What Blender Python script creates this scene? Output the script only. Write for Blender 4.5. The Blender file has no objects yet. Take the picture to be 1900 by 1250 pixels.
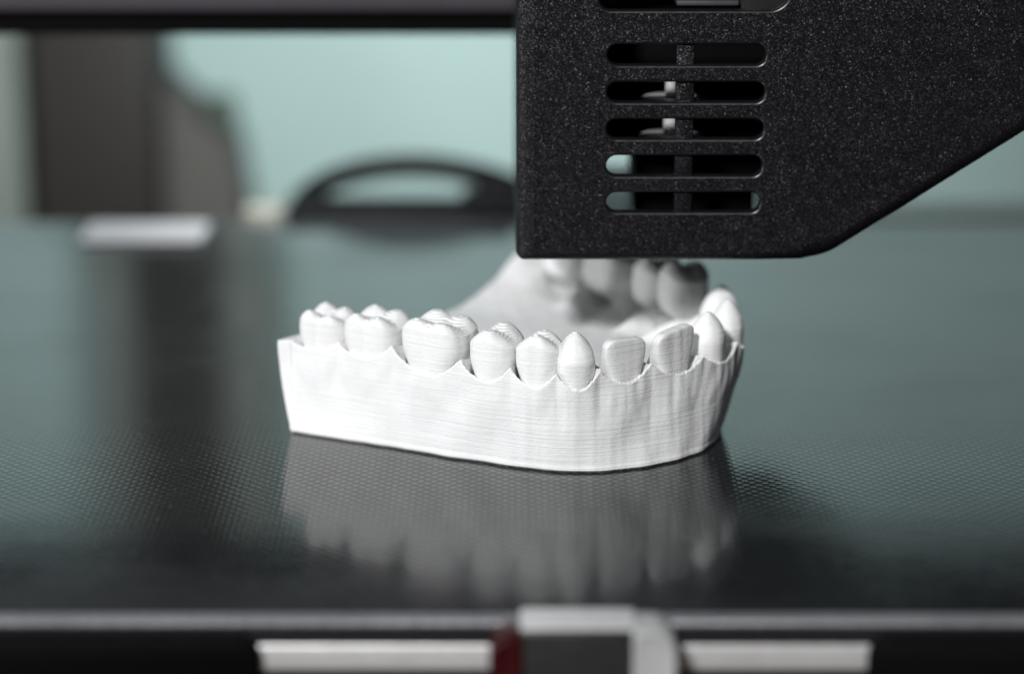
import bpy, bmesh, math, random
from mathutils import Vector, Matrix, noise
from mathutils.geometry import tessellate_polygon
random.seed(7)
R_ = math.radians
MM = 0.001                                    # everything below is written in millimetres

# ------------------------------------------------------------------ camera, world, lamps, exposure
sc = bpy.context.scene
CAM_Y, CAM_Z, PITCH, FPX = -405.4, 136.0, 15.5, 4750.0     # 90 mm macro lens looking down 15.5 degrees
cam_d = bpy.data.cameras.new('camera'); cam = bpy.data.objects.new('camera', cam_d)
sc.collection.objects.link(cam); sc.camera = cam
cam.location = (0, CAM_Y*MM, CAM_Z*MM); cam.rotation_euler = (R_(90-PITCH), 0, 0)
cam_d.lens = 90; cam_d.sensor_width = 36; cam_d.clip_start = 0.01; cam_d.clip_end = 20
cam_d.dof.use_dof = True; cam_d.dof.focus_distance = 0.4265; cam_d.dof.aperture_fstop = 6.2
cam_d.dof.aperture_blades = 0

w = bpy.data.worlds.new('World'); sc.world = w; w.use_nodes = True
w.node_tree.nodes['Background'].inputs[0].default_value = (0.80, 0.78, 0.86, 1)
w.node_tree.nodes['Background'].inputs[1].default_value = 0.03

def area(name, loc, target, size, power, col):
    d = bpy.data.lights.new(name, 'AREA'); d.shape = 'DISK'; d.size = size; d.energy = power; d.color = col
    o = bpy.data.objects.new(name, d); sc.collection.objects.link(o)
    o.location = loc
    o.rotation_euler = (Vector(target)-Vector(loc)).to_track_quat('-Z', 'Y').to_euler()
    return o
area('key_lamp', (-0.31, -0.82, 0.62), (0.0, 0.03, 0.02), 0.11, 12.4, (0.985, 0.99, 1.0))
area('fill_lamp', (-0.70, -0.10, 0.17), (0.0, 0.05, 0.02), 0.25, 1.9, (0.98, 0.99, 1.0))
area('wall_fill', (-0.04, 0.17, 0.075), (-0.035, 0.40, 0.005), 0.06, 0.56, (0.97, 1.0, 0.99))  # unseen light added behind the beam to brighten the wall

sc.view_settings.view_transform = 'Standard'; sc.view_settings.look = 'None'
sc.view_settings.exposure = 0.0; sc.view_settings.gamma = 1.0
sc.cycles.use_denoising = True
sc.cycles.max_bounces = 8

# ------------------------------------------------------------------ helpers
def at(px, py, Y):
    """point of the upright plane at distance Y (mm) that the photograph shows at pixel px, py"""
    a = R_(PITCH)+math.atan((py-625)/FPX)
    z = CAM_Z-(Y-CAM_Y)*math.tan(a)
    dep = (Y-CAM_Y)*math.cos(R_(PITCH))+(CAM_Z-z)*math.sin(R_(PITCH))
    return ((px-950)/FPX*dep, Y, z)

def tag(o, label=None, cat=None, group=None, kind=None):
    if label: o['label'] = label
    if cat: o['category'] = cat
    if group: o['group'] = group
    if kind: o['kind'] = kind
    return o

def thing(name, label, cat, loc=(0, 0, 0), group=None):
    o = bpy.data.objects.new(name, None); sc.collection.objects.link(o)
    o.location = Vector(loc)*MM; o.empty_display_size = 0.01
    return tag(o, label, cat, group)

def base_of(p):
    v = Vector((0, 0, 0))
    while p: v += p.location; p = p.parent
    return v

def mesh(name, vs, fs, m, parent=None, smooth=False, auto=None):
    """vs in mm, world coordinates"""
    off = base_of(parent)
    me = bpy.data.meshes.new(name)
    me.from_pydata([tuple(Vector(v)*MM-off) for v in vs], [], fs)
    me.validate(); me.update()
    bm = bmesh.new(); bm.from_mesh(me); bmesh.ops.recalc_face_normals(bm, faces=bm.faces)
    bm.to_mesh(me); bm.free()
    o = bpy.data.objects.new(name, me); sc.collection.objects.link(o)
    if m: me.materials.append(m)
    if parent: o.parent = parent
    if smooth:
        for p in me.polygons: p.use_smooth = True
        if auto is not None: me.set_sharp_from_angle(angle=R_(auto))
    return o

def boxes(name, lst, m, parent=None, bev=0.4, seg=3):
    """bevelled boxes joined into one mesh; each (x0,x1,y0,y1,z0,z1)"""
    off = base_of(parent)
    bm = bmesh.new()
    for (x0, x1, y0, y1, z0, z1) in lst:
        r = bmesh.ops.create_cube(bm, size=1)
        for v in r['verts']:
            v.co = Vector(((x0+x1)/2+v.co.x*(x1-x0), (y0+y1)/2+v.co.y*(y1-y0), (z0+z1)/2+v.co.z*(z1-z0)))
    if bev > 0:
        bmesh.ops.bevel(bm, geom=list(bm.edges), offset=bev, segments=seg, profile=0.5, affect='EDGES')
    for v in bm.verts: v.co = v.co*MM-off
    me = bpy.data.meshes.new(name); bm.to_mesh(me); bm.free()
    o = bpy.data.objects.new(name, me); sc.collection.objects.link(o)
    me.materials.append(m)
    for p in me.polygons: p.use_smooth = True
    me.set_sharp_from_angle(angle=R_(50))
    if parent: o.parent = parent
    return o

def lathe(name, prof, c, m, parent=None, n=40):
    vs, fs = [], []
    for (r, z) in prof:
        for k in range(n):
            a = 2*math.pi*k/n
            vs.append((c[0]+r*math.cos(a), c[1]+r*math.sin(a), z))
    for i in range(len(prof)-1):
        for k in range(n):
            fs.append((i*n+k, i*n+(k+1) % n, (i+1)*n+(k+1) % n, (i+1)*n+k))
    fs.append(tuple(range(n))); fs.append(tuple((len(prof)-1)*n+k for k in range(n)))
    return mesh(name, vs, fs, m, parent, True, 40)

def tube(name, pts, rad, m, parent=None, n=16):
    vs, fs = [], []
    P = [Vector(p) for p in pts]
    for i, p in enumerate(P):
        t = (P[min(i+1, len(P)-1)]-P[max(i-1, 0)]).normalized()
        u = t.cross(Vector((0, 1, 0.01))).normalized(); v = t.cross(u)
        r = rad(i/(len(P)-1)) if callable(rad) else rad
        for k in range(n):
            a = 2*math.pi*k/n
            vs.append(p+u*r*math.cos(a)+v*r*math.sin(a))
    for i in range(len(P)-1):
        for k in range(n):
            fs.append((i*n+k, i*n+(k+1) % n, (i+1)*n+(k+1) % n, (i+1)*n+k))
    fs.append(tuple(range(n))); fs.append(tuple((len(P)-1)*n+k for k in range(n)))
    return mesh(name, vs, fs, m, parent, True, 60)

def catmull(pts, t):
    n = len(pts)-1
    x = min(max(t, 0), 1)*n; i = min(int(x), n-1); f = x-i
    g = lambda k: pts[min(max(k, 0), n)]
    if i-1 < 0: p0 = [2*a-b for a, b in zip(pts[0], pts[1])]
    else: p0 = g(i-1)
    if i+2 > n: p3 = [2*a-b for a, b in zip(pts[n], pts[n-1])]
    else: p3 = g(i+2)
    return [0.5*((2*b)+(-a+c)*f+(2*a-5*b+4*c-d)*f*f+(-a+3*b-3*c+d)*f**3) for a, b, c, d in zip(p0, g(i), g(i+1), p3)]

def sst(a, b, x):
    t = min(max((x-a)/(b-a), 0), 1); return t*t*(3-2*t)

# ------------------------------------------------------------------ materials
class NT:
    def __init__(s, name):
        s.m = bpy.data.materials.new(name); s.m.use_nodes = True
        s.t = s.m.node_tree; s.b = s.t.nodes['Principled BSDF']
    def n(s, typ, **kw):
        x = s.t.nodes.new('ShaderNode'+typ)
        for k, v in kw.items(): setattr(x, k, v)
        return x
    def link(s, a, b): s.t.links.new(a, b)
    def val(s, sock, v):
        if isinstance(v, bpy.types.NodeSocket): s.link(v, sock)
        else: sock.default_value = v
    def math(s, op, a, b=0.0, c=0.0, clamp=False):
        x = s.n('Math', operation=op); x.use_clamp = clamp
        for i, v in enumerate((a, b, c)):
            if i < len(x.inputs): s.val(x.inputs[i], v)
        return x.outputs[0]
    def vmath(s, op, a, b=None):
        x = s.n('VectorMath', operation=op)
        s.val(x.inputs[0], a)
        if b is not None: s.val(x.inputs[1], b)
        return x.outputs['Value'] if op in ('LENGTH', 'DOT_PRODUCT', 'DISTANCE') else x.outputs[0]
    def coord(s):
        o = s.n('TexCoord').outputs['Object']
        return s.vmath('MULTIPLY', o, (1000, 1000, 1000))         # millimetres
    def noise(s, vec, scale, detail=2.0, rough=0.5):
        x = s.n('TexNoise'); s.link(vec, x.inputs['Vector'])
        x.inputs['Scale'].default_value = scale; x.inputs['Detail'].default_value = detail; x.inputs['Roughness'].default_value = rough
        return x.outputs['Fac']
    def rng(s, v, a, b, c, d, typ='LINEAR'):
        x = s.n('MapRange', interpolation_type=typ); s.val(x.inputs[0], v)
        for i, q in enumerate((a, b, c, d)): s.val(x.inputs[i+1], q)
        return x.outputs[0]
    def mix(s, f, a, b):
        x = s.n('Mix', data_type='RGBA'); s.val(x.inputs['Factor'], f)
        for k, v in ((6, a), (7, b)):
            if isinstance(v, bpy.types.NodeSocket): s.link(v, x.inputs[k])
            else: x.inputs[k].default_value = (*v, 1)
        return x.outputs[2]
    def bump(s, h, dist, strength=1.0, normal=None):
        x = s.n('Bump'); x.inputs['Distance'].default_value = dist; x.inputs['Strength'].default_value = strength
        s.link(h, x.inputs['Height'])
        if normal: s.link(normal, x.inputs['Normal'])
        return x.outputs[0]
    def set(s, **kw):
        names = dict(col='Base Color', rough='Roughness', metal='Metallic', spec='Specular IOR Level', normal='Normal', ior='IOR', sss='Subsurface Weight')
        for k, v in kw.items():
            i = s.b.inputs[names[k]]
            if isinstance(v, tuple) and len(v) == 3: v = (*v, 1)
            s.val(i, v)
        return s.m

def plain(name, col, rough=0.5, metal=0.0, spec=0.5, grain=0.0, gscale=2.0, var=0.12):
    t = NT(name); c = t.coord()
    nz = t.noise(c, 0.08, 4, 0.6)
    t.set(col=t.mix(nz, tuple(x*(1-var) for x in col), tuple(min(1, x*(1+var)) for x in col)),
          rough=t.rng(t.noise(c, 0.5, 3), 0.3, 0.7, max(0.02, rough-0.06), rough+0.06), metal=metal, spec=spec)
    if grain: t.set(normal=t.bump(t.noise(c, gscale, 2), grain*MM))
    return t.m

# printed white plastic: every layer a ridge, layers uneven, faint ringing
t = NT('printed_white_plastic'); c = t.coord()
sep = t.n('SeparateXYZ'); t.link(c, sep.inputs[0])
LAY = 0.34
lz = t.math('DIVIDE', sep.outputs[2], LAY)
fr = t.math('FRACT', lz); li = t.math('FLOOR', lz)
wn = t.n('TexWhiteNoise', noise_dimensions='1D'); t.link(li, wn.inputs['W'])
ridge = t.math('SUBTRACT', 1.0, t.math('POWER', t.math('ABSOLUTE', t.math('MULTIPLY_ADD', fr, 2.0, -1.0)), 2.5))
st = t.vmath('MULTIPLY', c, (0.05, 0.05, 3.2))
streak = t.noise(st, 1.0, 3, 0.6)                           # bands running along the layers
cmb = t.vmath('MULTIPLY', c, (0.9, 0.9, 0.04))
ring = t.noise(cmb, 0.42, 1.0, 0.5)                         # upright ringing marks
blob = t.noise(c, 1.6, 2, 0.6)
h = t.math('ADD', t.math('MULTIPLY', t.math('MULTIPLY', ridge, t.rng(t.noise(c, 0.12, 2), 0.35, 0.65, 0.25, 1.0)), 0.5), t.math('MULTIPLY', wn.outputs['Value'], 0.35))
n1 = t.bump(h, 0.050*MM)
n2 = t.bump(streak, 0.10*MM, 1.0, n1)
n3 = t.bump(ring, 0.36*MM, 1.0, n2)
n4 = t.bump(blob, 0.05*MM, 1.0, n3)
t.set(col=t.mix(t.noise(st, 0.6, 2), (0.80, 0.80, 0.80), (0.86, 0.86, 0.855)), rough=0.5, spec=0.35, normal=n4)
M_PLA = t.m

# dark coated glass with a lattice of raised dots
t = NT('dotted_glass_coating'); c = t.coord()
sep = t.n('SeparateXYZ'); t.link(c, sep.inputs[0])
cx = t.n('CombineXYZ'); t.link(sep.outputs[0], cx.inputs[0]); t.link(sep.outputs[1], cx.inputs[1])
wob = t.n('TexNoise'); t.link(c, wob.inputs['Vector']); wob.inputs['Scale'].default_value = 0.9
p = t.vmath('ADD', cx.outputs[0], t.vmath('MULTIPLY', t.vmath('SUBTRACT', wob.outputs['Color'], (0.5, 0.5, 0.5)), (0.35, 0.35, 0)))
p = t.vmath('SCALE', p); p.node.inputs['Scale'].default_value = 1/2.14
def lat(off):
    f = t.vmath('FRACTION', t.vmath('ADD', p, (off+200, off+200, 0)))
    f2 = t.vmath('MULTIPLY', t.vmath('SUBTRACT', f, (0.5, 0.5, 0)), (1, 1, 0))
    return t.vmath('LENGTH', f2)
dd = t.math('MINIMUM', lat(0.0), lat(0.5))
dot = t.rng(dd, 0.13, 0.30, 1.0, 0.0, 'SMOOTHSTEP')
worn = t.noise(c, 0.35, 3, 0.6)
dot = t.math('MULTIPLY', dot, t.rng(worn, 0.3, 0.6, 0.55, 1.0))
smudge = t.noise(t.vmath('MULTIPLY', c, (0.018, 0.03, 0.0)), 1.0, 4, 0.55)
def scratch(x0, y0, x1, y1, wd):
    L = math.hypot(x1-x0, y1-y0); ux, uy = (x1-x0)/L, (y1-y0)/L
    q = t.vmath('SUBTRACT', cx.outputs[0], (x0, y0, 0))
    wv = t.math('MULTIPLY', t.math('SUBTRACT', t.noise(c, 0.35, 3), 0.5), 1.4)
    a = t.vmath('DOT_PRODUCT', q, (ux, uy, 0)); b = t.math('ADD', t.vmath('DOT_PRODUCT', q, (-uy, ux, 0)), wv)
    m1 = t.rng(t.math('ABSOLUTE', b), wd*0.4, wd, 1, 0, 'SMOOTHSTEP')
    m2 = t.math('MULTIPLY', t.rng(a, 0, L*0.3, 0, 1, 'SMOOTHSTEP'), t.rng(a, L*0.7, L, 1, 0, 'SMOOTHSTEP'))
    return t.math('MULTIPLY', m1, m2)
scr = t.math('MAXIMUM', t.math('MAXIMUM', scratch(-66, 4, -44, 21, 0.16), t.math('MAXIMUM', t.math('MULTIPLY', scratch(-40, -34, -8, -16, 0.12), 0.5), t.math('MULTIPLY', scratch(24, -20, 66, -8, 0.10), 0.5))), t.math('MAXIMUM', scratch(54, 6, 74, 24, 0.2), t.math('MULTIPLY', scratch(-68, 40, -53, 98, 2.8), 0.22)))
tip = t.n('TexVoronoi', voronoi_dimensions='2D'); t.link(c, tip.inputs['Vector']); tip.inputs['Scale'].default_value = 0.10
spk = t.rng(tip.outputs['Distance'], 0.008, 0.022, 1, 0)
colr = t.mix(t.math('MAXIMUM', t.math('MULTIPLY', scr, 0.5), spk), (0.010, 0.011, 0.012), (0.16, 0.16, 0.165))
colr = t.mix(t.math('MULTIPLY', dot, 0.6), colr, (0.030, 0.032, 0.034))
rg = t.math('ADD', t.rng(dot, 0, 1, 0.09, 0.07), t.rng(smudge, 0.42, 0.72, 0.0, 0.13))
hh = t.math('ADD', t.math('MULTIPLY', dot, 1.0), t.math('MULTIPLY', worn, 0.25))
t.set(col=colr, rough=t.math('ADD', rg, t.math('MULTIPLY', scr, 0.2)), spec=t.rng(dot, 0, 1, 0.32, 1.0), normal=t.bump(hh, 0.012*MM))
M_GLASS = t.m

# pebbled black plastic
t = NT('pebbled_black_plastic'); c = t.coord()
g1 = t.noise(c, 3.6, 2, 0.6); g2 = t.noise(c, 0.25, 3, 0.6)
v = t.n('TexVoronoi'); t.link(c, v.inputs['Vector']); v.inputs['Scale'].default_value = 4.2
geo = t.n('NewGeometry')
# every grain of the moulded texture is tilted its own way
tilt = t.vmath('MULTIPLY', t.vmath('SUBTRACT', v.outputs['Color'], (0.5, 0.5, 0.5)), (0.39, 0.39, 0.39))
nn_ = t.vmath('NORMALIZE', t.vmath('ADD', geo.outputs['Normal'], tilt))
t.set(col=t.mix(g1, (0.003, 0.0024, 0.0038), (0.006, 0.0048, 0.0072)), rough=t.rng(g2, 0.3, 0.7, 0.34, 0.44), spec=0.36,
      normal=t.bump(g1, 0.05*MM, 1.0, nn_))
M_HEAD = t.m
M_RIM = plain('smooth_black_plastic', (0.008, 0.007, 0.009), 0.34, spec=0.5)

M_BLACK = plain('matte_black_plastic', (0.008, 0.008, 0.009), 0.55, spec=0.3, grain=0.03)
M_RUBBER = plain('black_rubber', (0.002, 0.002, 0.0022), 0.7, spec=0.06)
M_ANOD = plain('dark_anodised_metal', (0.055, 0.050, 0.060), 0.5, metal=0.0, spec=0.5, grain=0.02)
M_STEEL = plain('bright_steel', (0.80, 0.79, 0.78), 0.35, metal=0.35)
M_ALU = plain('brushed_aluminium', (0.80, 0.79, 0.78), 0.45, metal=0.6, grain=0.03, gscale=1.0)
M_GEDGE = plain('ground_glass_edge', (0.16, 0.16, 0.17), 0.30, spec=0.7, grain=0.10, gscale=1.1, var=0.4)
M_GSIDE = plain('glass_side', (0.014, 0.015, 0.018), 0.25, spec=0.5)
M_WCLIP = plain('white_enamel', (0.55, 0.55, 0.55), 0.3, spec=0.5)
M_RED = plain('dark_red_plastic', (0.030, 0.001, 0.002), 0.4, spec=0.3)
M_RCLIP = plain('dull_steel', (0.27, 0.27, 0.285), 0.5, metal=0.2)
M_CHEEK = plain('pale_grey_enamel', (0.42, 0.42, 0.42), 0.35)
M_GREY = plain('dark_grey_panel', (0.020, 0.020, 0.020), 0.4, grain=0.05)
M_WALL = plain('teal_wall_paint', (0.46, 0.625, 0.615), 0.8, spec=0.2, var=0.04)
M_TABLE = plain('brown_table_wood', (0.08, 0.062, 0.050), 0.7, spec=0.1, var=0.25)
M_DKBOX = plain('dark_brown_box', (0.028, 0.026, 0.024), 0.6, spec=0.2)
M_GYBOX = plain('warm_grey_plastic', (0.085, 0.082, 0.078), 0.6, spec=0.2)
M_GREEN = plain('dull_green_plastic', (0.05, 0.075, 0.055), 0.6)
M_GYGREEN = plain('grey_green_stand_in', (0.21, 0.245, 0.225), 0.7, spec=0.2)  # tone of the shaded wall stand-in and of the reflection-softening panels
M_BEIGE = plain('beige_plastic', (0.10, 0.098, 0.083), 0.6)

# ------------------------------------------------------------------ setting: wall, table
tag(mesh('wall', [(-900, 400, -44.5), (900, 400, -44.5), (900, 400, 800), (-900, 400, 800)], [(0, 1, 2, 3)], M_WALL), kind='structure')
tag(mesh('table', [(-900, -300, -45.5), (900, -300, -45.5), (900, 402, -45.5), (-900, 402, -45.5)], [(0, 1, 2, 3)], M_TABLE), kind='structure')

# ------------------------------------------------------------------ heated bed: glass, aluminium, corner blocks
FY, BY, HX = -64.5, 188.0, 127.0
bed = thing('print_bed', 'black glass print bed with a fine dotted coating under the white dental model', 'print bed', (0, 60, -45.4))
ch = 1.7
nx, ny = 2, 2
mesh('glass_top', [(-HX+ch, FY+ch, 0), (HX-ch, FY+ch, 0), (HX-ch, BY-ch, 0), (-HX+ch, BY-ch, 0)], [(0, 1, 2, 3)], M_GLASS, bed)
# rounded ground edge running round the top of the glass
prof = [(ch*(1-math.sin(a)), ch*0.75*(math.cos(a)-1)) for a in [math.pi/2*k/6 for k in range(7)]]
vs, fs = [], []
for (ins, z) in prof:
    for sx, sy in ((-1, -1), (1, -1), (1, 1), (-1, 1)):
        vs.append((sx*(HX-ins), (FY+ins) if sy < 0 else (BY-ins), z))
for i in range(len(prof)-1):
    for k in range(4):
        fs.append((i*4+k, i*4+(k+1) % 4, (i+1)*4+(k+1) % 4, (i+1)*4+k))
mesh('glass_edge', vs, fs, M_GEDGE, bed, True, 60)
z0 = -ch*0.75
vs = [(sx*HX, FY if sy < 0 else BY, z) for z in (z0, -4.0) for sx, sy in ((-1, -1), (1, -1), (1, 1), (-1, 1))]
mesh('glass_side', vs, [(k, (k+1) % 4, 4+(k+1) % 4, 4+k) for k in range(4)]+[(4, 5, 6, 7)], M_GSIDE, bed)
boxes('aluminium_plate', [(-HX+1, HX-1, FY+0.3, BY-1, -8.4, -4.2)], M_ALU, bed, 0.5)
boxes('carriage', [(-60, 60, -20, 150, -45.3, -8.6)], M_BLACK, bed, 1.0)

def corner_block(x0, x1, name):
    """black block with rounded upper corners in front of the glass"""
    r = 3.2; y0, y1, zb, zt = -66.4, FY-0.25, -22.0, -2.3
    loop = [(x0, zb), (x1, zb)]
    loop += [(x1-r+r*math.cos(a), zt-r+r*math.sin(a)) for a in [math.pi/2*k/8 for k in range(9)]]
    loop += [(x0+r-r*math.sin(a), zt-r+r*math.cos(a)) for a in [math.pi/2*k/8 for k in range(9)]]
    n = len(loop); e = 0.7
    cxm, czm = (x0+x1)/2, (zt+zb)/2
    ins = [(x+(e if x < cxm else -e), z+(e if z < czm else -e)) for x, z in loop]
    vs = [(x, y0, z) for x, z in ins]+[(x, y0+e, z) for x, z in loop]+[(x, y1, z) for x, z in loop]
    fs = [tuple(range(n)), tuple(range(2*n, 3*n))]
    for j in (0, n):
        fs += [(j+k, j+(k+1) % n, j+n+(k+1) % n, j+n+k) for k in range(n)]
    return mesh(name, vs, fs, M_RUBBER, bed, True, 50)
corner_block(-120, -36.0, 'corner_block'); corner_block(50.8, 122, 'corner_block')

# ------------------------------------------------------------------ front clip
clip = thing('bed_clip', 'white, grey and red clip gripping the front edge of the bed', 'clip', (10, -68, -20))
cx0, cx1 = -3.0, 23.0
boxes('top_lip', [(1.2, 17.4, -70.6, -63.2, 0.40, 1.0)], M_WCLIP, clip, 0.28, 4)
boxes('front_panel', [(1.4, 17.2, -70.8, -69.2, -16, 0.35)], M_GREY, clip, 0.3)
def cheek(x0, x1, zt, rl, rr, y0, y1, m, e=0.55):
    """end piece of the clip: upright slab with one big rounded upper corner and a rolled front rim"""
    zb = -16.0
    loop = [(x0, zb), (x1, zb)]
    loop += [(x1-rr+rr*math.cos(a), zt-rr+rr*math.sin(a)) for a in [math.pi/2*k/8 for k in range(9)]]
    loop += [(x0+rl-rl*math.sin(a), zt-rl+rl*math.cos(a)) for a in [math.pi/2*k/8 for k in range(9)]]
    n = len(loop); cxm, czm = (x0+x1)/2, (zt+zb)/2
    def sh(d): return [(x+(d if x < cxm else -d), z+(d if z < czm else -d)) for x, z in loop]
    rings = [(1.25, y0+0.25), (1.0, y0+0.2), (e*0.7, y0), (e*0.3, y0+e*0.3), (0, y0+e), (0, y1-e), (e*0.5, y1)]
    vs, fs = [], []
    for d, y in rings: vs += [(x, y, z) for x, z in sh(d)]
    fs.append(tuple(range(n))); fs.append(tuple((len(rings)-1)*n+k for k in range(n)))
    for j in range(len(rings)-1):
        fs += [(j*n+k, j*n+(k+1) % n, (j+1)*n+(k+1) % n, (j+1)*n+k) for k in range(n)]
    return mesh('side_cheek', vs, fs, m, clip, True, 35)
cheek(17.0, 23.2, 0.6, 0.5, 3.2, -71.6, -63.4, M_CHEEK)
cheek(-3.2, 1.5, -0.2, 3.0, 0.5, -71.6, -64.9, M_RED)

# ------------------------------------------------------------------ rear clip, connector, cable, bits behind the bed
rc = thing('bed_clip', 'pale steel clip lying over the rear left edge of the bed', 'clip', (-85, 178, 0))
boxes('clamp_plate', [(-99, -71, 164, 180, 0.2, 1.4)], M_RCLIP, rc, 0.6)
boxes('back_fold', [(-99, -71, 180.2, 181.6, 0.1, 1.2)], M_RCLIP, rc, 0.6)
cb = thing('cable_connector', 'long black connector block at the rear edge of the bed', 'connector', (-26, 191, 0))
boxes('housing', [(-54, 4, 189.2, 203, -9, 3.0)], M_RUBBER, cb, 1.2)
boxes('latch', [(-12, 0, 191, 201, 3.1, 5.4)], M_RUBBER, cb, 0.8)
pts = []
for k in range(41):
    a = math.pi*k/40
    pts.append((-24.5-29*math.cos(a), 212-3*math.sin(a), -6.5+15.5*math.sin(a)**0.9))
arch = tube('cable', pts, lambda s: 2.9+2.6*sst(0.62, 1.0, s), M_RUBBER)
tag(arch, 'thick black cable arching up behind the rear of the bed', 'cable')
bb = boxes('beige_block', [(-64, -55, 190.5, 199, -10, 2.2)], M_BEIGE, None, 1.0)
tag(bb, 'small beige plastic block between the rear clip and the black cable', 'block')

dk = thing('dark_box', 'tall dark brown box standing behind the left rear of the bed', 'box', (-124, 345, -45.4))
boxes('body', [(-143, -106, 345, 392, -45.3, 25)], M_DKBOX, dk, 2.0)
boxes('lid', [(-144, -105, 344, 393, 25.3, 30)], M_DKBOX, dk, 1.5)
gb = mesh('grey_wedge', [(-104.5, 350, -45.3), (-80, 350, -45.3), (-84, 350, -16), (-104.5, 350, 4),
                         (-104.5, 385, -45.3), (-80, 385, -45.3), (-84, 385, -16), (-104.5, 385, 4)],
          [(0, 1, 2, 3), (7, 6, 5, 4), (0, 4, 5, 1), (1, 5, 6, 2), (2, 6, 7, 3), (3, 7, 4, 0)], M_GYBOX)
tag(gb, 'warm grey sloping block leaning against the tall dark box', 'block')
gk = lathe('green_knob', [(0.5, -14), (4, -14), (4.6, -12), (4.6, -4), (3.5, -1.5), (0.5, -1)], (-88.5, 367), M_GREEN)
tag(gk, 'small dull green knob on top of the grey sloping block', 'knob')
sb = thing('shaded_wall_block', 'muted grey green block standing in for shaded wall behind the far left of the bed, cut off by the frame', 'box', (-196, 350, -45.4))  # added block, its dull colour stands in for wall in shade
boxes('body', [(-250, -147, 350, 392, -45.3, 26)], M_GYGREEN, sb, 2.0)
boxes('lid', [(-251, -146, 349, 393, 26.2, 31)], M_GYGREEN, sb, 1.2)
wc = thing('unseen_wall_block', 'unseen dark block on the teal wall, added for its reflection in the bed at the left', 'cabinet', (-104, 390, 36))  # out of direct view, added to darken the reflection in the bed
boxes('body', [(-119, -92, 372, 399.5, 36, 330)], M_DKBOX, wc, 2)
boxes('front_slab', [(-117, -94, 369, 371.8, 39, 327)], M_DKBOX, wc, 0.8)
boxes('blend_panel', [(-132, -119.3, 374, 399.5, 36, 330)], M_GYGREEN, wc, 1)  # added mid-tone flanks, soften the edges of the dark reflection
boxes('blend_panel', [(-91.7, -76, 374, 399.5, 36, 330)], M_GYGREEN, wc, 1)

# ------------------------------------------------------------------ gantry beam
gan = thing('gantry_beam', 'dark metal gantry rail running level across the top of the frame', 'rail', (0, 118, 57))
boxes('profile', [(-230, 230, 108, 128, 61.5, 172)], M_ANOD, gan, 0.8)  # unseen upper part made extra tall to keep key light off the wall
boxes('rail', [(-230, 230, 111, 126, 56.3, 61.3)], M_RUBBER, gan, 0.3)

# ------------------------------------------------------------------ dental model
# rim point (x, y) and foot point (x, y) pairs round the arch, from the near heel to the far heel
ARCH = [(-41, 25.5, -38.6, 22.3), (-31, 20, -30, 18), (-20.5, 13.4, -20, 13.2), (-10, 6.8, -9, 7.4), (-1, 2.2, 0, 3.2),
        (7, -0.4, 8, 0.5), (14, 0.1, 14.5, 0.2), (23, 5, 22.5, 3.0), (31.3, 11.0, 29.3, 7.6), (38, 18.6, 34.0, 14),
        (40.7, 28.5, 36.4, 25), (39.2, 41, 34.8, 38), (33, 54, 29, 51), (25, 66, 21.5, 63), (16, 78, 13.5, 75), (7, 88, 5.5, 85)]
NS = 4000
raw = [catmull(ARCH, k/NS) for k in range(NS+1)]
acc = [0.0]
for k in range(NS): acc.append(acc[-1]+math.hypot(raw[k+1][0]-raw[k][0], raw[k+1][1]-raw[k][1]))
TOT = acc[-1]
import bisect
def arch(s):
    s = min(max(s, 0), TOT); k = min(bisect.bisect_left(acc, s), NS); k = max(k, 1)
    f = (s-acc[k-1])/(acc[k]-acc[k-1]+1e-9)
    return [a+(b-a)*f for a, b in zip(raw[k-1], raw[k])]
def frame(s):
    a, b = arch(s-0.6), arch(s+0.6)
    T = Vector((b[0]-a[0], b[1]-a[1], 0)).normalized()
    return T, Vector((-T.y, T.x, 0))          # along the arch, inward
def s_of_x(px, zz=15.5):
    """near side: arc position of the rim point seen in pixel column px"""
    best = None
    for k in range(0, int(TOT*0.62*4)):
        s = k/4; p = arch(s)
        dep = (p[1]-CAM_Y)*math.cos(R_(PITCH))+(CAM_Z-zz)*math.sin(R_(PITCH))
        e = abs(950+p[0]/dep*FPX-px)
        if p[1] < 25 and (best is None or e < best[0]): best = (e, s)
    return best[1]
def s_of_in(px, dp, zz=17.5):
    """far side: arc position whose tongue-side tooth face is seen in pixel column px"""
    best = None
    for k in range(int(TOT*0.5*4), int(TOT*4)):
        s = k/4; p = arch(s); T, N = frame(s); q = Vector((p[0], p[1], 0))+N*dp
        dep = (q.y-CAM_Y)*math.cos(R_(PITCH))+(CAM_Z-zz)*math.sin(R_(PITCH))
        e = abs(950+q.x/dep*FPX-px)
        if best is None or e < best[0]: best = (e, s)
    return best[1]
def s_of_p(x, y):
    return min(((arch(k/4)[0]-x)**2+(arch(k/4)[1]-y)**2, k/4) for k in range(int(TOT*4)))[1]

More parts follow.
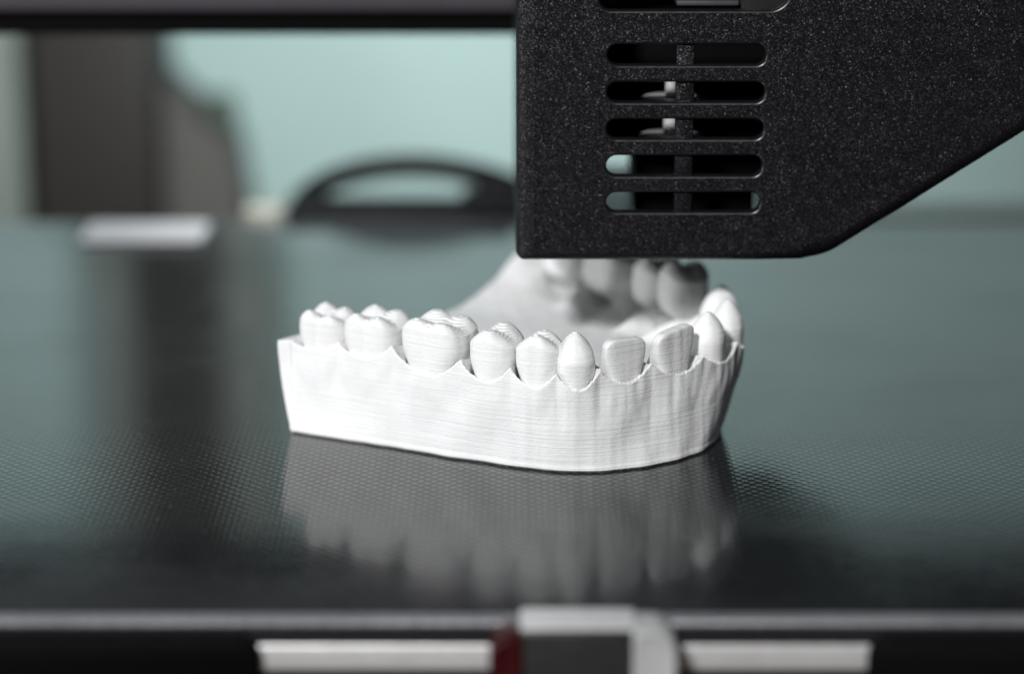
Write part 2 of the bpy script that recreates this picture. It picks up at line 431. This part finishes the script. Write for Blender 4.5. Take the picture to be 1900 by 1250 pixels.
# kind, position, width, depth, height of the biting surface, turn
TEETH = [('molar', s_of_x(587), 9.4, 8.6, 21.2, 0), ('molar', s_of_x(672), 10.9, 9.4, 22.0, 0), ('molar', s_of_x(787), 12.4, 10.2, 22.9, 0),
         ('premolar', s_of_x(899), 8.5, 9.2, 22.3, 0), ('premolar', s_of_x(989), 8.0, 7.4, 22.4, 0), ('canine', s_of_x(1071), 6.9, 7.0, 23.8, 0),
         ('incisor', s_of_x(1164), 8.6, 6.4, 22.3, 4), ('incisor', s_of_x(1258), 9.2, 6.6, 22.4, 7), ('incisor', s_of_x(1338), 6.8, 6.6, 23.2, -10),
         ('incisor', s_of_p(40.5, 27.0), 6.4, 6.2, 22.8, -1), ('canine', s_of_p(40.2, 35.6), 6.8, 7.0, 23.4, 0),
         ('premolar', s_of_in(1232, 8.5), 8.2, 8.8, 23.4, 0), ('premolar', s_of_in(1183, 9), 8.0, 9.0, 22.8, 0),
         ('molar', s_of_in(1103, 9.6), 10.8, 9.8, 22.6, 0), ('molar', s_of_in(1030, 9.4), 10.2, 9.6, 22.6, 0)]
cent = []
for (kd, s, wd, dp, H, tr) in TEETH:
    p = arch(s); T, N = frame(s); N0 = N
    if tr: T = Matrix.Rotation(R_(abs(tr)), 3, 'Z') @ T; N = Vector((-T.y, T.x, 0))   # turned about its own axis
    cent.append((Vector((p[0], p[1], 0))+N0*(dp/2+0.10), T, N))
# scallop boundaries
bnd = []
for i in range(len(TEETH)-1):
    s0, w0, s1, w1 = TEETH[i][1], TEETH[i][2], TEETH[i+1][1], TEETH[i+1][2]
    bnd.append(s0+(s1-s0)*w0/(w0+w1))
bnd = [TEETH[0][1]-TEETH[0][2]*0.56]+bnd+[TEETH[-1][1]+TEETH[-1][2]*0.56]
AMP = [1.3, 2.4, 3.8, 3.0, 2.8, 3.1, 2.8, 2.5, 2.2, 2.2, 3, 3, 3, 3, 2]
PAP = [16.2, 17.2, 18.3, 18.0, 17.8, 17.6, 17.9, 17.6, 17.0, 16.8, 17, 17.5, 17.5, 17.5, 17.5, 17]
def rim_z(s):
    if s <= bnd[0]: return 15.9+0.3*sst(bnd[0]-3, bnd[0], s)
    if s >= bnd[-1]: return 17.0+2.0*sst(bnd[-1], bnd[-1]+6, s)
    i = min(bisect.bisect_right(bnd, s)-1, len(TEETH)-1)
    f = (s-bnd[i])/(bnd[i+1]-bnd[i])
    zp = PAP[i]+(PAP[i+1]-PAP[i])*f
    fm = 0.62 if i < 5 else 0.54
    g = math.sin(math.pi/2*f/fm)**0.6 if f < fm else 1-((f-fm)/(1-fm))**1.45
    return zp-AMP[i]*g+0.16*noise.noise((s*1.7, 3, 0))+0.26*noise.noise((s*3.6, 7, 0))

dm = thing('dental_model', 'white printed dental arch with teeth and stepped layer lines on the dark bed', 'dental model', (0, 35, 0))
NU = 820
MID_IN = Vector((15, 32, 0)); P0 = Vector((-41, 25.5, 0)); P1 = Vector((7, 88, 0)); M0 = (P0+P1)/2+Vector((2.5, -2.2, 0))
vs, fs, rows = [], [], []
WALL = 42
ZW = [0.0, 0.12, 0.25, 0.4, 0.6, 0.8, 1.0, 1.25, 1.5]
dlist = [0.0, 0.06, 0.15, 0.3, 0.5]+[0.5+0.25*k for k in range(1, 45)]
FAR = 26
for i in range(NU+1):
    s = TOT*i/NU; u = i/NU
    rx, ry, bx, by = arch(s); T, N = frame(s)
    R3 = Vector((rx, ry, 0)); B3 = Vector((bx, by, 0))
    zr = rim_z(s)
    row = []
    zt = zr-0.35
    for k in range(WALL):
        z = ZW[k] if k < len(ZW) else ZW[-1]+(zt-ZW[-1])*(k-len(ZW)+1)/(WALL-len(ZW))
        q = min(z/16.5, 1.0)
        e = 1-(1-q)**1.75
        p = B3.lerp(R3, e)
        # eminences over the roots and a slightly wavy wall
        bul = 0.42*noise.noise((s*0.16, z*0.12, 1.0))+0.16*noise.noise((s*0.55, z*0.25, 4.0))*sst(3, 12, z)
        j = bisect.bisect_right(bnd, s)-1
        if 0 <= j < len(TEETH):
            ph = (s-bnd[j])/(bnd[j+1]-bnd[j])
            bul += 0.45*(math.sin(math.pi*ph)-0.5)*sst(5, 13, z)
        lip = 0.11*(1-sst(0.8, 1.3, z))-0.45*(1-sst(0.0, 0.42, z))
        p = p-N*(bul+lip)
        row.append((p.x, p.y, z))
    p_last = Vector(row[-1])
    Q = M0.lerp(MID_IN, math.sin(math.pi*u)**0.8)
    dirv = Q-R3; L = dirv.length
    # rows leave the rim along the inward normal and bend to the middle
    Wd = 9.8-2.8*sst(0.30, 0.42, u)*(1-sst(0.60, 0.70, u))
    heel = 1-sst(bnd[0]-1, bnd[0]+2, s)+sst(bnd[-1]-2, bnd[-1]+1, s)
    ds = dlist+[dlist[-1]+(L-dlist[-1])*(k/FAR)**1.1 for k in range(1, FAR+1)]
    toothy = 0.0; jj = bisect.bisect_right(bnd, s)-1
    if 0 <= jj < len(TEETH): toothy = math.sin(math.pi*(s-bnd[jj])/(bnd[jj+1]-bnd[jj]))**0.8
    for d in ds:
        p = R3.lerp(Q, d/L)
        p2 = R3+N*d
        m = sst(0, 14, d)
        if u < 0.08 or u > 0.92: m = max(m, 1-min(u, 1-u)/0.08)
        p = p2.lerp(p, m)
        blend_e = (1-sst(0, 1.5, d))
        p = p+(Vector((p_last.x, p_last.y, 0))-R3)*blend_e
        # gum ridge, then the slope into the palate
        edge = 0.35*(1-math.sqrt(max(0, 1-(1-min(d/0.3, 1))**2)))
        zg = zr-edge
        col = 0.7*math.sin(math.pi*min(max((d-0.6)/(Wd-0.6), 0), 1))
        if d > 0.5: zg -= col*(1-heel)
        if u > 0.5: zg -= 3.4*sst(4.0, Wd-1.5, d)*(0.5+0.5*toothy)*(1-heel)
        zg -= 1.5*sst(0.15, 1.3, d)*(1-sst(Wd-2, Wd, d))*toothy
        zf = 12.2+1.0*sst(22, 40, L-d)*0+0.25*noise.noise((p.x*0.08, p.y*0.08, 2))
        far_up = 4.2*sst(0.86, 1.0, u)*sst(6, 30, L-d)
        zf += far_up
        k = sst(Wd-1.0, Wd+9.5, d)
        z = zg*(1-k)+zf*k
        # sockets round the necks of the teeth
        for (cc, TT, NN), (kd, s_i, wd, dp, H, tr) in zip(cent, TEETH):
            if abs(s_i-s) > 9: continue
            v = Vector((p.x, p.y, 0))-cc
            a, b = (v.dot(TT)+0.55)/(wd*0.45), (v.dot(NN)-0.15)/(dp*0.5)
            if d < 0.3: continue
            q = (abs(a)**2.6+abs(b)**2.6)**(1/2.6)
            z = z+(11.5-z)*(1-sst(0.86, 0.97, q))
        row.append((p.x, p.y, z))
    rows.append(row)
NV = len(rows[0])
for r in rows: vs += r
for i in range(NU):
    for k in range(NV-1):
        fs.append((i*NV+k, (i+1)*NV+k, (i+1)*NV+k+1, i*NV+k+1))
# heel cuts: from the top rows straight down to the bed
def heelcut(i):
    r = rows[i][WALL-1:]; base = len(vs); m = len(r)
    rx, ry, bx, by = arch(TOT*i/NU)
    for l in range(WALL-1):                                   # levels from the bed up
        q = l/(WALL-1)
        for (x, y, z) in r:
            e = 1-(1-min(z*q/16.5, 1))**1.75
            vs.append((x+(bx-rx)*(1-e), y+(by-ry)*(1-e), z*q))
    top = [i*NV+WALL-1+k for k in range(m)]
    lev = [[base+l*m+k for k in range(m)] for l in range(WALL-1)]+[top]
    for l in range(WALL-1):
        for k in range(m-1): fs.append((lev[l][k], lev[l+1][k], lev[l+1][k+1], lev[l][k+1]))
heelcut(0); heelcut(NU)
mesh('base', vs, fs, M_PLA, dm, True, 42)

def tooth(idx):
    kd, s, wd, dp, H, tr = TEETH[idx]
    name = kd; kd = 'canine' if tr < 0 else kd   # pointed front teeth
    cc, TT, NN = cent[idx]
    rnd = random.Random(idx*13+5)
    NT_, NSIDE, NTOP = 120, 26, 64
    hw, hd = wd*0.5*0.97, dp*0.5
    ex = {'molar': 3.8, 'premolar': 2.9, 'canine': 2.3, 'incisor': 4.2}[kd]
    j = lambda a: 1+rnd.uniform(-a, a)
    cus = []
    if kd == 'molar':
        for a, b, h, sg in ((-0.50, -0.74, 1.6, 0.36), (0.48, -0.74, 1.45, 0.36), (-0.47, 0.58, 1.7, 0.38), (0.50, 0.56, 1.5, 0.37)):
            cus.append((a*j(0.08), b*j(0.06), h*j(0.12), sg*j(0.06)))
    elif kd == 'premolar':
        cus = [(-0.05*j(0.5), -0.56, 1.9*j(0.1), 0.50), (0.06, 0.52, 2.1*j(0.1), 0.48)]
    def topz(a, b, r):
        if kd in ('molar', 'premolar'):
            f = 0
            for (ca, cb, h, sg) in cus:
                g = h*math.exp(-((a-ca)**2+(b-cb)**2)/(2*sg*sg)); f = (f**4+g**4)**0.25
            return H-1.0+f-(0.9 if kd == 'molar' else 0.8)*r**8-0.35*(abs(a)**2.5)
        if kd == 'canine':
            return H-3.7*r**1.55-1.3*r**8
        return H-0.5*r**10-0.8*abs(a)**5-0.25*a*(1 if idx != 7 else -1.8)
    def prof(f):
        """width and depth factors up the crown, f from root 0 to shoulder 1"""
        if kd == 'molar': return 0.62+0.38*sst(0.12, 0.78, f)-0.03*sst(0.85, 1, f), 0.84+0.16*sst(0.0, 0.6, f)-0.06*sst(0.7, 1, f)
        if kd == 'premolar': return 0.60+0.40*sst(0.16, 0.78, f), 0.84+0.16*sst(0.0, 0.6, f)-0.05*sst(0.65, 1, f)
        if kd == 'canine': return 0.56+0.44*sst(0.15, 0.85, f), 0.9+0.1*sst(0, 0.5, f)
        return 0.62+0.38*sst(0.15, 0.88, f), 1.0-0.68*sst(0.15, 1.0, f)
    prof0 = prof
    if idx >= 11:                                             # far side: crowns overhang their necks on the tongue side
        def prof(f):
            w_, d_ = prof0(f)
            return w_*(0.62+0.38*sst(0.10, 0.62, f)), d_*(0.58+0.42*sst(0.08, 0.48, f))
    zroot = 11.2
    vs, fs = [], []
    def put(a, b, fw, fd, z):
        bb = b*hd*fd
        bb -= hd*(1-fd)*(0.82 if kd == 'incisor' else 0.9)
        if kd in ('canine',): bb -= hd*0.12*sst(15, 24, z)
        p = cc+TT*(a*hw*fw)+NN*bb
        vs.append((p.x, p.y, z))
    def step(z):                                              # printed in layers: the biting surface is terraced
        n_ = z/0.34; i_ = math.floor(n_); return 0.34*(i_+0.25*(n_-i_)+0.75*sst(0.36, 0.64, n_-i_))
    ang = [2*math.pi*k/NT_ for k in range(NT_)]
    sq = []
    for t_ in ang:
        c_, s_ = math.cos(t_), math.sin(t_)
        q = (abs(c_)**ex+abs(s_)**ex)**(-1/ex)
        a, b = c_*q, s_*q
        if kd == 'molar':      # developmental groove down the cheek side
            b *= 1-0.05*math.exp(-(a/0.16)**2)
        sq.append((a, b))
    for i in range(NSIDE+1):
        f = i/NSIDE; fw, fd = prof(f)
        for (a, b) in sq:
            ze = topz(a, b, 1.0)
            put(a, b, fw, fd, zroot+(ze-zroot)*f)
    fw, fd = prof(1.0)
    for i in range(1, NTOP):
        r = (1-i/NTOP)
        r = 1-(1-r)**1.25 if kd != 'canine' else r
        # ease the shoulder
        for (a, b) in sq:
            put(a*r, b*r, fw, fd, step(topz(a*r, b*r, r)) if kd != 'incisor' else topz(a*r, b*r, r))
    put(0, 0, fw, fd, topz(0, 0, 0)); last = len(vs)-1
    for i in range(NSIDE+NTOP-1):
        for k in range(NT_):
            fs.append((i*NT_+k, i*NT_+(k+1) % NT_, (i+1)*NT_+(k+1) % NT_, (i+1)*NT_+k))
    i = NSIDE+NTOP-1
    for k in range(NT_): fs.append((i*NT_+k, i*NT_+(k+1) % NT_, last))
    return mesh(name, vs, fs, M_PLA, dm, True, 60)
for i in range(len(TEETH)): tooth(i)

# ------------------------------------------------------------------ print head
HY = 21.0                                        # the front face stands at this distance
head = thing('extruder_unit', 'black pebbled plastic print head with five vent slots hanging over the model', 'extruder', at(1200, 480, HY))
def seg_arc(c, r, a0, a1, n=10): return [(c[0]+r*math.cos(a0+(a1-a0)*k/n), c[1]+r*math.sin(a0+(a1-a0)*k/n)) for k in range(n+1)]
pbl = at(957, 484, HY); pbr = at(1522, 485, HY); pd = at(1900, 250, HY)
xl, zb = pbl[0], pbl[2]
dx, dz = pd[0]-pbr[0], pd[2]-pbr[2]
ang = math.atan2(dz, dx)
TOPZ = 92.0
xr = 118.0
zr_ = pbr[2]+(xr-pbr[0])*math.tan(ang)
# outline, counter-clockwise seen from the front: corner arcs with radius
def fillet(p, q, r_, r, n=10):
    """arc replacing corner q of p-q-r_"""
    v1 = (Vector(p)-Vector(q)).normalized(); v2 = (Vector(r_)-Vector(q)).normalized()
    th = v1.angle(v2); d = r/math.tan(th/2)
    a, b = Vector(q)+v1*d, Vector(q)+v2*d
    c = Vector(q)+(v1+v2).normalized()*(r/math.sin(th/2))
    a0 = math.atan2(*(a-c).yx); a1 = math.atan2(*(b-c).yx)
    while a1-a0 > math.pi: a1 -= 2*math.pi
    while a1-a0 < -math.pi: a1 += 2*math.pi
    return [tuple(c+Vector((math.cos(a0+(a1-a0)*k/n), math.sin(a0+(a1-a0)*k/n)))*r) for k in range(n+1)]
A, Bc, Cc, D, E = (xl, TOPZ), (xl, zb), (pbr[0], zb), (xr, zr_), (xr, TOPZ)
outl = [A]+[tuple(Vector(A).lerp(Vector(Bc), k/10)) for k in range(1, 10)]
outl += fillet(A, Bc, Cc, 1.3)+[tuple(Vector(Bc).lerp(Vector(Cc), k/24)) for k in range(2, 21)]
outl += fillet(Bc, Cc, D, 11.0)+[tuple(Vector(Cc).lerp(Vector(D), k/12)) for k in range(2, 12)]+[D, E]
n = len(outl)
def nrm(i):
    p, q = Vector(outl[(i-1) % n]), Vector(outl[(i+1) % n])
    t_ = (q-p).normalized(); return Vector((-t_.y, t_.x))   # inward for ccw
nin = [nrm(i) for i in range(n)]
def rad_of(v):                                              # how round the front edge is, by which way it faces
    L_, Dn = max(0, v.x), max(0, v.y)
    left = 3.2*L_**2; 
    down = 1.3 if v.x > -0.05 else 3.2
    return max(0.9, left+down*Dn**2)
rads = [rad_of(nin[i]) for i in range(n)]
for _ in range(3): rads = [(rads[(i-1) % n]+rads[i]*2+rads[(i+1) % n])/4 for i in range(n)]
rads = [min(r, 3.1) for r in rads]
inset = []
for i in range(n):
    q = Vector(outl[i])+nin[i]*rads[i]
    inset.append((max(q.x, xl+3.0), max(q.y, zb+1.2)))
inset[0] = (inset[1][0], TOPZ-0.9); inset[-1] = (xr-0.9, TOPZ-0.9); inset[-2] = (xr-0.9, inset[-3][1]+(xr-0.9-inset[-3][0])*math.tan(ang))
for i in range(n):                                          # keep the corner points in order, a hair apart
    if i and (Vector(inset[i])-Vector(inset[i-1])).length < 1e-4: inset[i] = (inset[i][0]+0.002*i/n, inset[i][1])
# holes
def stadium(x0, x1, y0, y1):
    a, b = at(x0, y0, HY), at(x1, y1, HY)
    zt, zb_ = a[2], b[2]; r = (zt-zb_)/2; zc = (zt+zb_)/2
    x0, x1 = a[0], b[0]
    return [(x0+r-r*math.sin(t_), zc+r*math.cos(t_)) for t_ in [math.pi*k/14 for k in range(15)]] + \
           [(x1-r+r*math.sin(t_), zc-r*math.cos(t_)) for t_ in [math.pi*k/14 for k in range(15)]]
SL = [(1127.5, 1421.5, 83, 121.5), (1126.5, 1419.5, 153, 190.5), (1125.5, 1417, 221.5, 258.5), (1125, 1414, 289, 327), (1125, 1410, 357.5, 394)]
holes = [stadium(*q) for q in SL]
wa, wb = at(1112, 20, HY), at(1467, 20, HY)
holes.append(fillet((wa[0], 88), (wa[0], wa[2]), (wb[0], wa[2]), 2.0)+fillet((wa[0], wa[2]), (wb[0], wa[2]), (wb[0], 88), 3.6) +
             fillet((wb[0], wa[2]), (wb[0], 88), (wa[0], 88), 3.0)+fillet((wb[0], 88), (wa[0], 88), (wa[0], wa[2]), 3.0))
def grow(loop, e):
    m = len(loop); out = []
    cxx = sum(p[0] for p in loop)/m; czz = sum(p[1] for p in loop)/m
    for i in range(m):
        t_ = Vector(loop[(i+1) % m])-Vector(loop[(i-1) % m]); nn = Vector((-t_.y, t_.x)).normalized()
        if nn.dot(Vector(loop[i])-Vector((cxx, czz))) < 0: nn = -nn
        out.append(tuple(Vector(loop[i])+nn*e))
    return out
TH = 2.2
vs, fs = [], []
def fill(outer, hs, y):
    polys = [[Vector((p[0], p[1], 0)) for p in outer]]+[[Vector((p[0], p[1], 0)) for p in h_] for h_ in hs]
    idx = []; base = len(vs)
    for pl in polys:
        for p in pl: vs.append((p.x, y, p.y))
    for tri in tessellate_polygon(polys): fs.append(tuple(base+k for k in tri))
    starts = [base]
    for pl in polys: starts.append(starts[-1]+len(pl))
    return starts
CH = 0.42
gh = [grow(h_, CH) for h_ in holes]
stf = fill(inset, gh, HY)
stb = fill(inset, holes, HY+TH)
rim0 = len(fs)
for hi, h_ in enumerate(holes):
    m = len(h_); a0 = stf[hi+1]; prev = a0
    for q in range(1, 4):
        e = CH*(1-math.sin(math.pi/2*q/3)); yy = HY+CH*(1-math.cos(math.pi/2*q/3))
        b0 = len(vs); lp = grow(h_, e) if q < 3 else h_
        for p in lp: vs.append((p[0], yy, p[1]))
        fs += [(prev+k, prev+(k+1) % m, b0+(k+1) % m, b0+k) for k in range(m)]
        prev = b0
    b0 = stb[hi+1]
    fs += [(prev+k, prev+(k+1) % m, b0+(k+1) % m, b0+k) for k in range(m)]
rim1 = len(fs)
# rounded front edge and side walls going back
prev = stf[0]
YB = 96.0
steps = [(1-math.sin(math.pi/2*q/6), 1-math.cos(math.pi/2*q/6)) for q in range(1, 7)]
for (fi, fy) in steps:
    b0 = len(vs)
    for i in range(n):
        o = Vector(outl[i]).lerp(Vector(inset[i]), fi)
        vs.append((o.x, HY+rads[i]*fy, o.y))
    fs += [(prev+k, prev+(k+1) % n, b0+(k+1) % n, b0+k) for k in range(n)]
    prev = b0
for (ins_, yy) in ((0, YB), (1.0, YB), (1.0, HY+TH)):
    b0 = len(vs)
    for i in range(n):
        o = Vector(outl[i])
        if ins_: o = o.lerp(Vector(inset[i]), min(1, 0.95))
        vs.append((o.x, yy, o.y))
    fs += [(prev+k, prev+(k+1) % n, b0+(k+1) % n, b0+k) for k in range(n)]
    prev = b0
cov = mesh('cover', vs, fs, M_HEAD, head, True, 40)
cov.data.materials.append(M_RIM)
for i_ in range(rim0, rim1): cov.data.polygons[i_].material_index = 1
for p in cov.data.polygons:
    if len(p.vertices) == 3: p.use_smooth = False
# upright rib behind the slots
r0, r1 = at(1256, 110, HY), at(1290, 110, HY)
rt, rb_ = at(1270, 60, HY)[2], at(1270, 405, HY)[2]
boxes('rib', [(r0[0], r1[0], HY+0.75, HY+TH+1.2, rb_, rt)], M_HEAD, head, 0.25)
# blocks inside
p1, p2 = at(1182, 268, 40), at(1396, 410, 40)
pm = at(1430, 340, 40)
boxes('fan_duct', [(p1[0], p2[0], 40, 74, zb+2.3, pm[2]), (p1[0], pm[0], 40.2, 73.8, pm[2]+0.1, p1[2])], M_RUBBER, head, 0.6)
p1, p2 = at(1110, 30, 42), at(1440, 266, 42)
boxes('fan', [(p1[0], p2[0], 42, 66, p2[2], p1[2]+1)], M_RUBBER, head, 0.6)
p1 = at(1245, 215, 32)
zz = lambda py: at(1245, py, 32)[2]
lathe('fitting', [(0.4, zz(285)), (1.1, zz(285)), (1.1, zz(259)), (5.2, zz(258.5)), (5.6, zz(256)), (5.2, zz(252.5)), (1.25, zz(252)), (1.25, zz(190)),
                  (4.9, zz(189.5)), (5.2, zz(187)), (4.9, zz(183)), (1.0, zz(183)), (1.0, zz(140)), (0.4, zz(139))], (p1[0], 33.5), M_STEEL, head)
# things behind the top window
q0, q1 = at(1255, 6, 30), at(1370, 6, 30)
boxes('bracket', [(q0[0], q1[0], 29, 39, q0[2]-0.3, q0[2]+0.5)], M_ANOD, head, 0.15)
q0, q1 = at(1372, 20, 30), at(1450, 20, 30)
boxes('motor', [(q0[0], q1[0]+1.5, 30, 46, q0[2]-0.6, q0[2]+12)], M_GREY, head, 0.8)
# carriage plate joining cover and gantry
boxes('carriage_plate', [(at(1110, 100, 98)[0], at(1440, 100, 98)[0], 96.2, 107.8, 50, 90)], M_BLACK, head, 0.5)
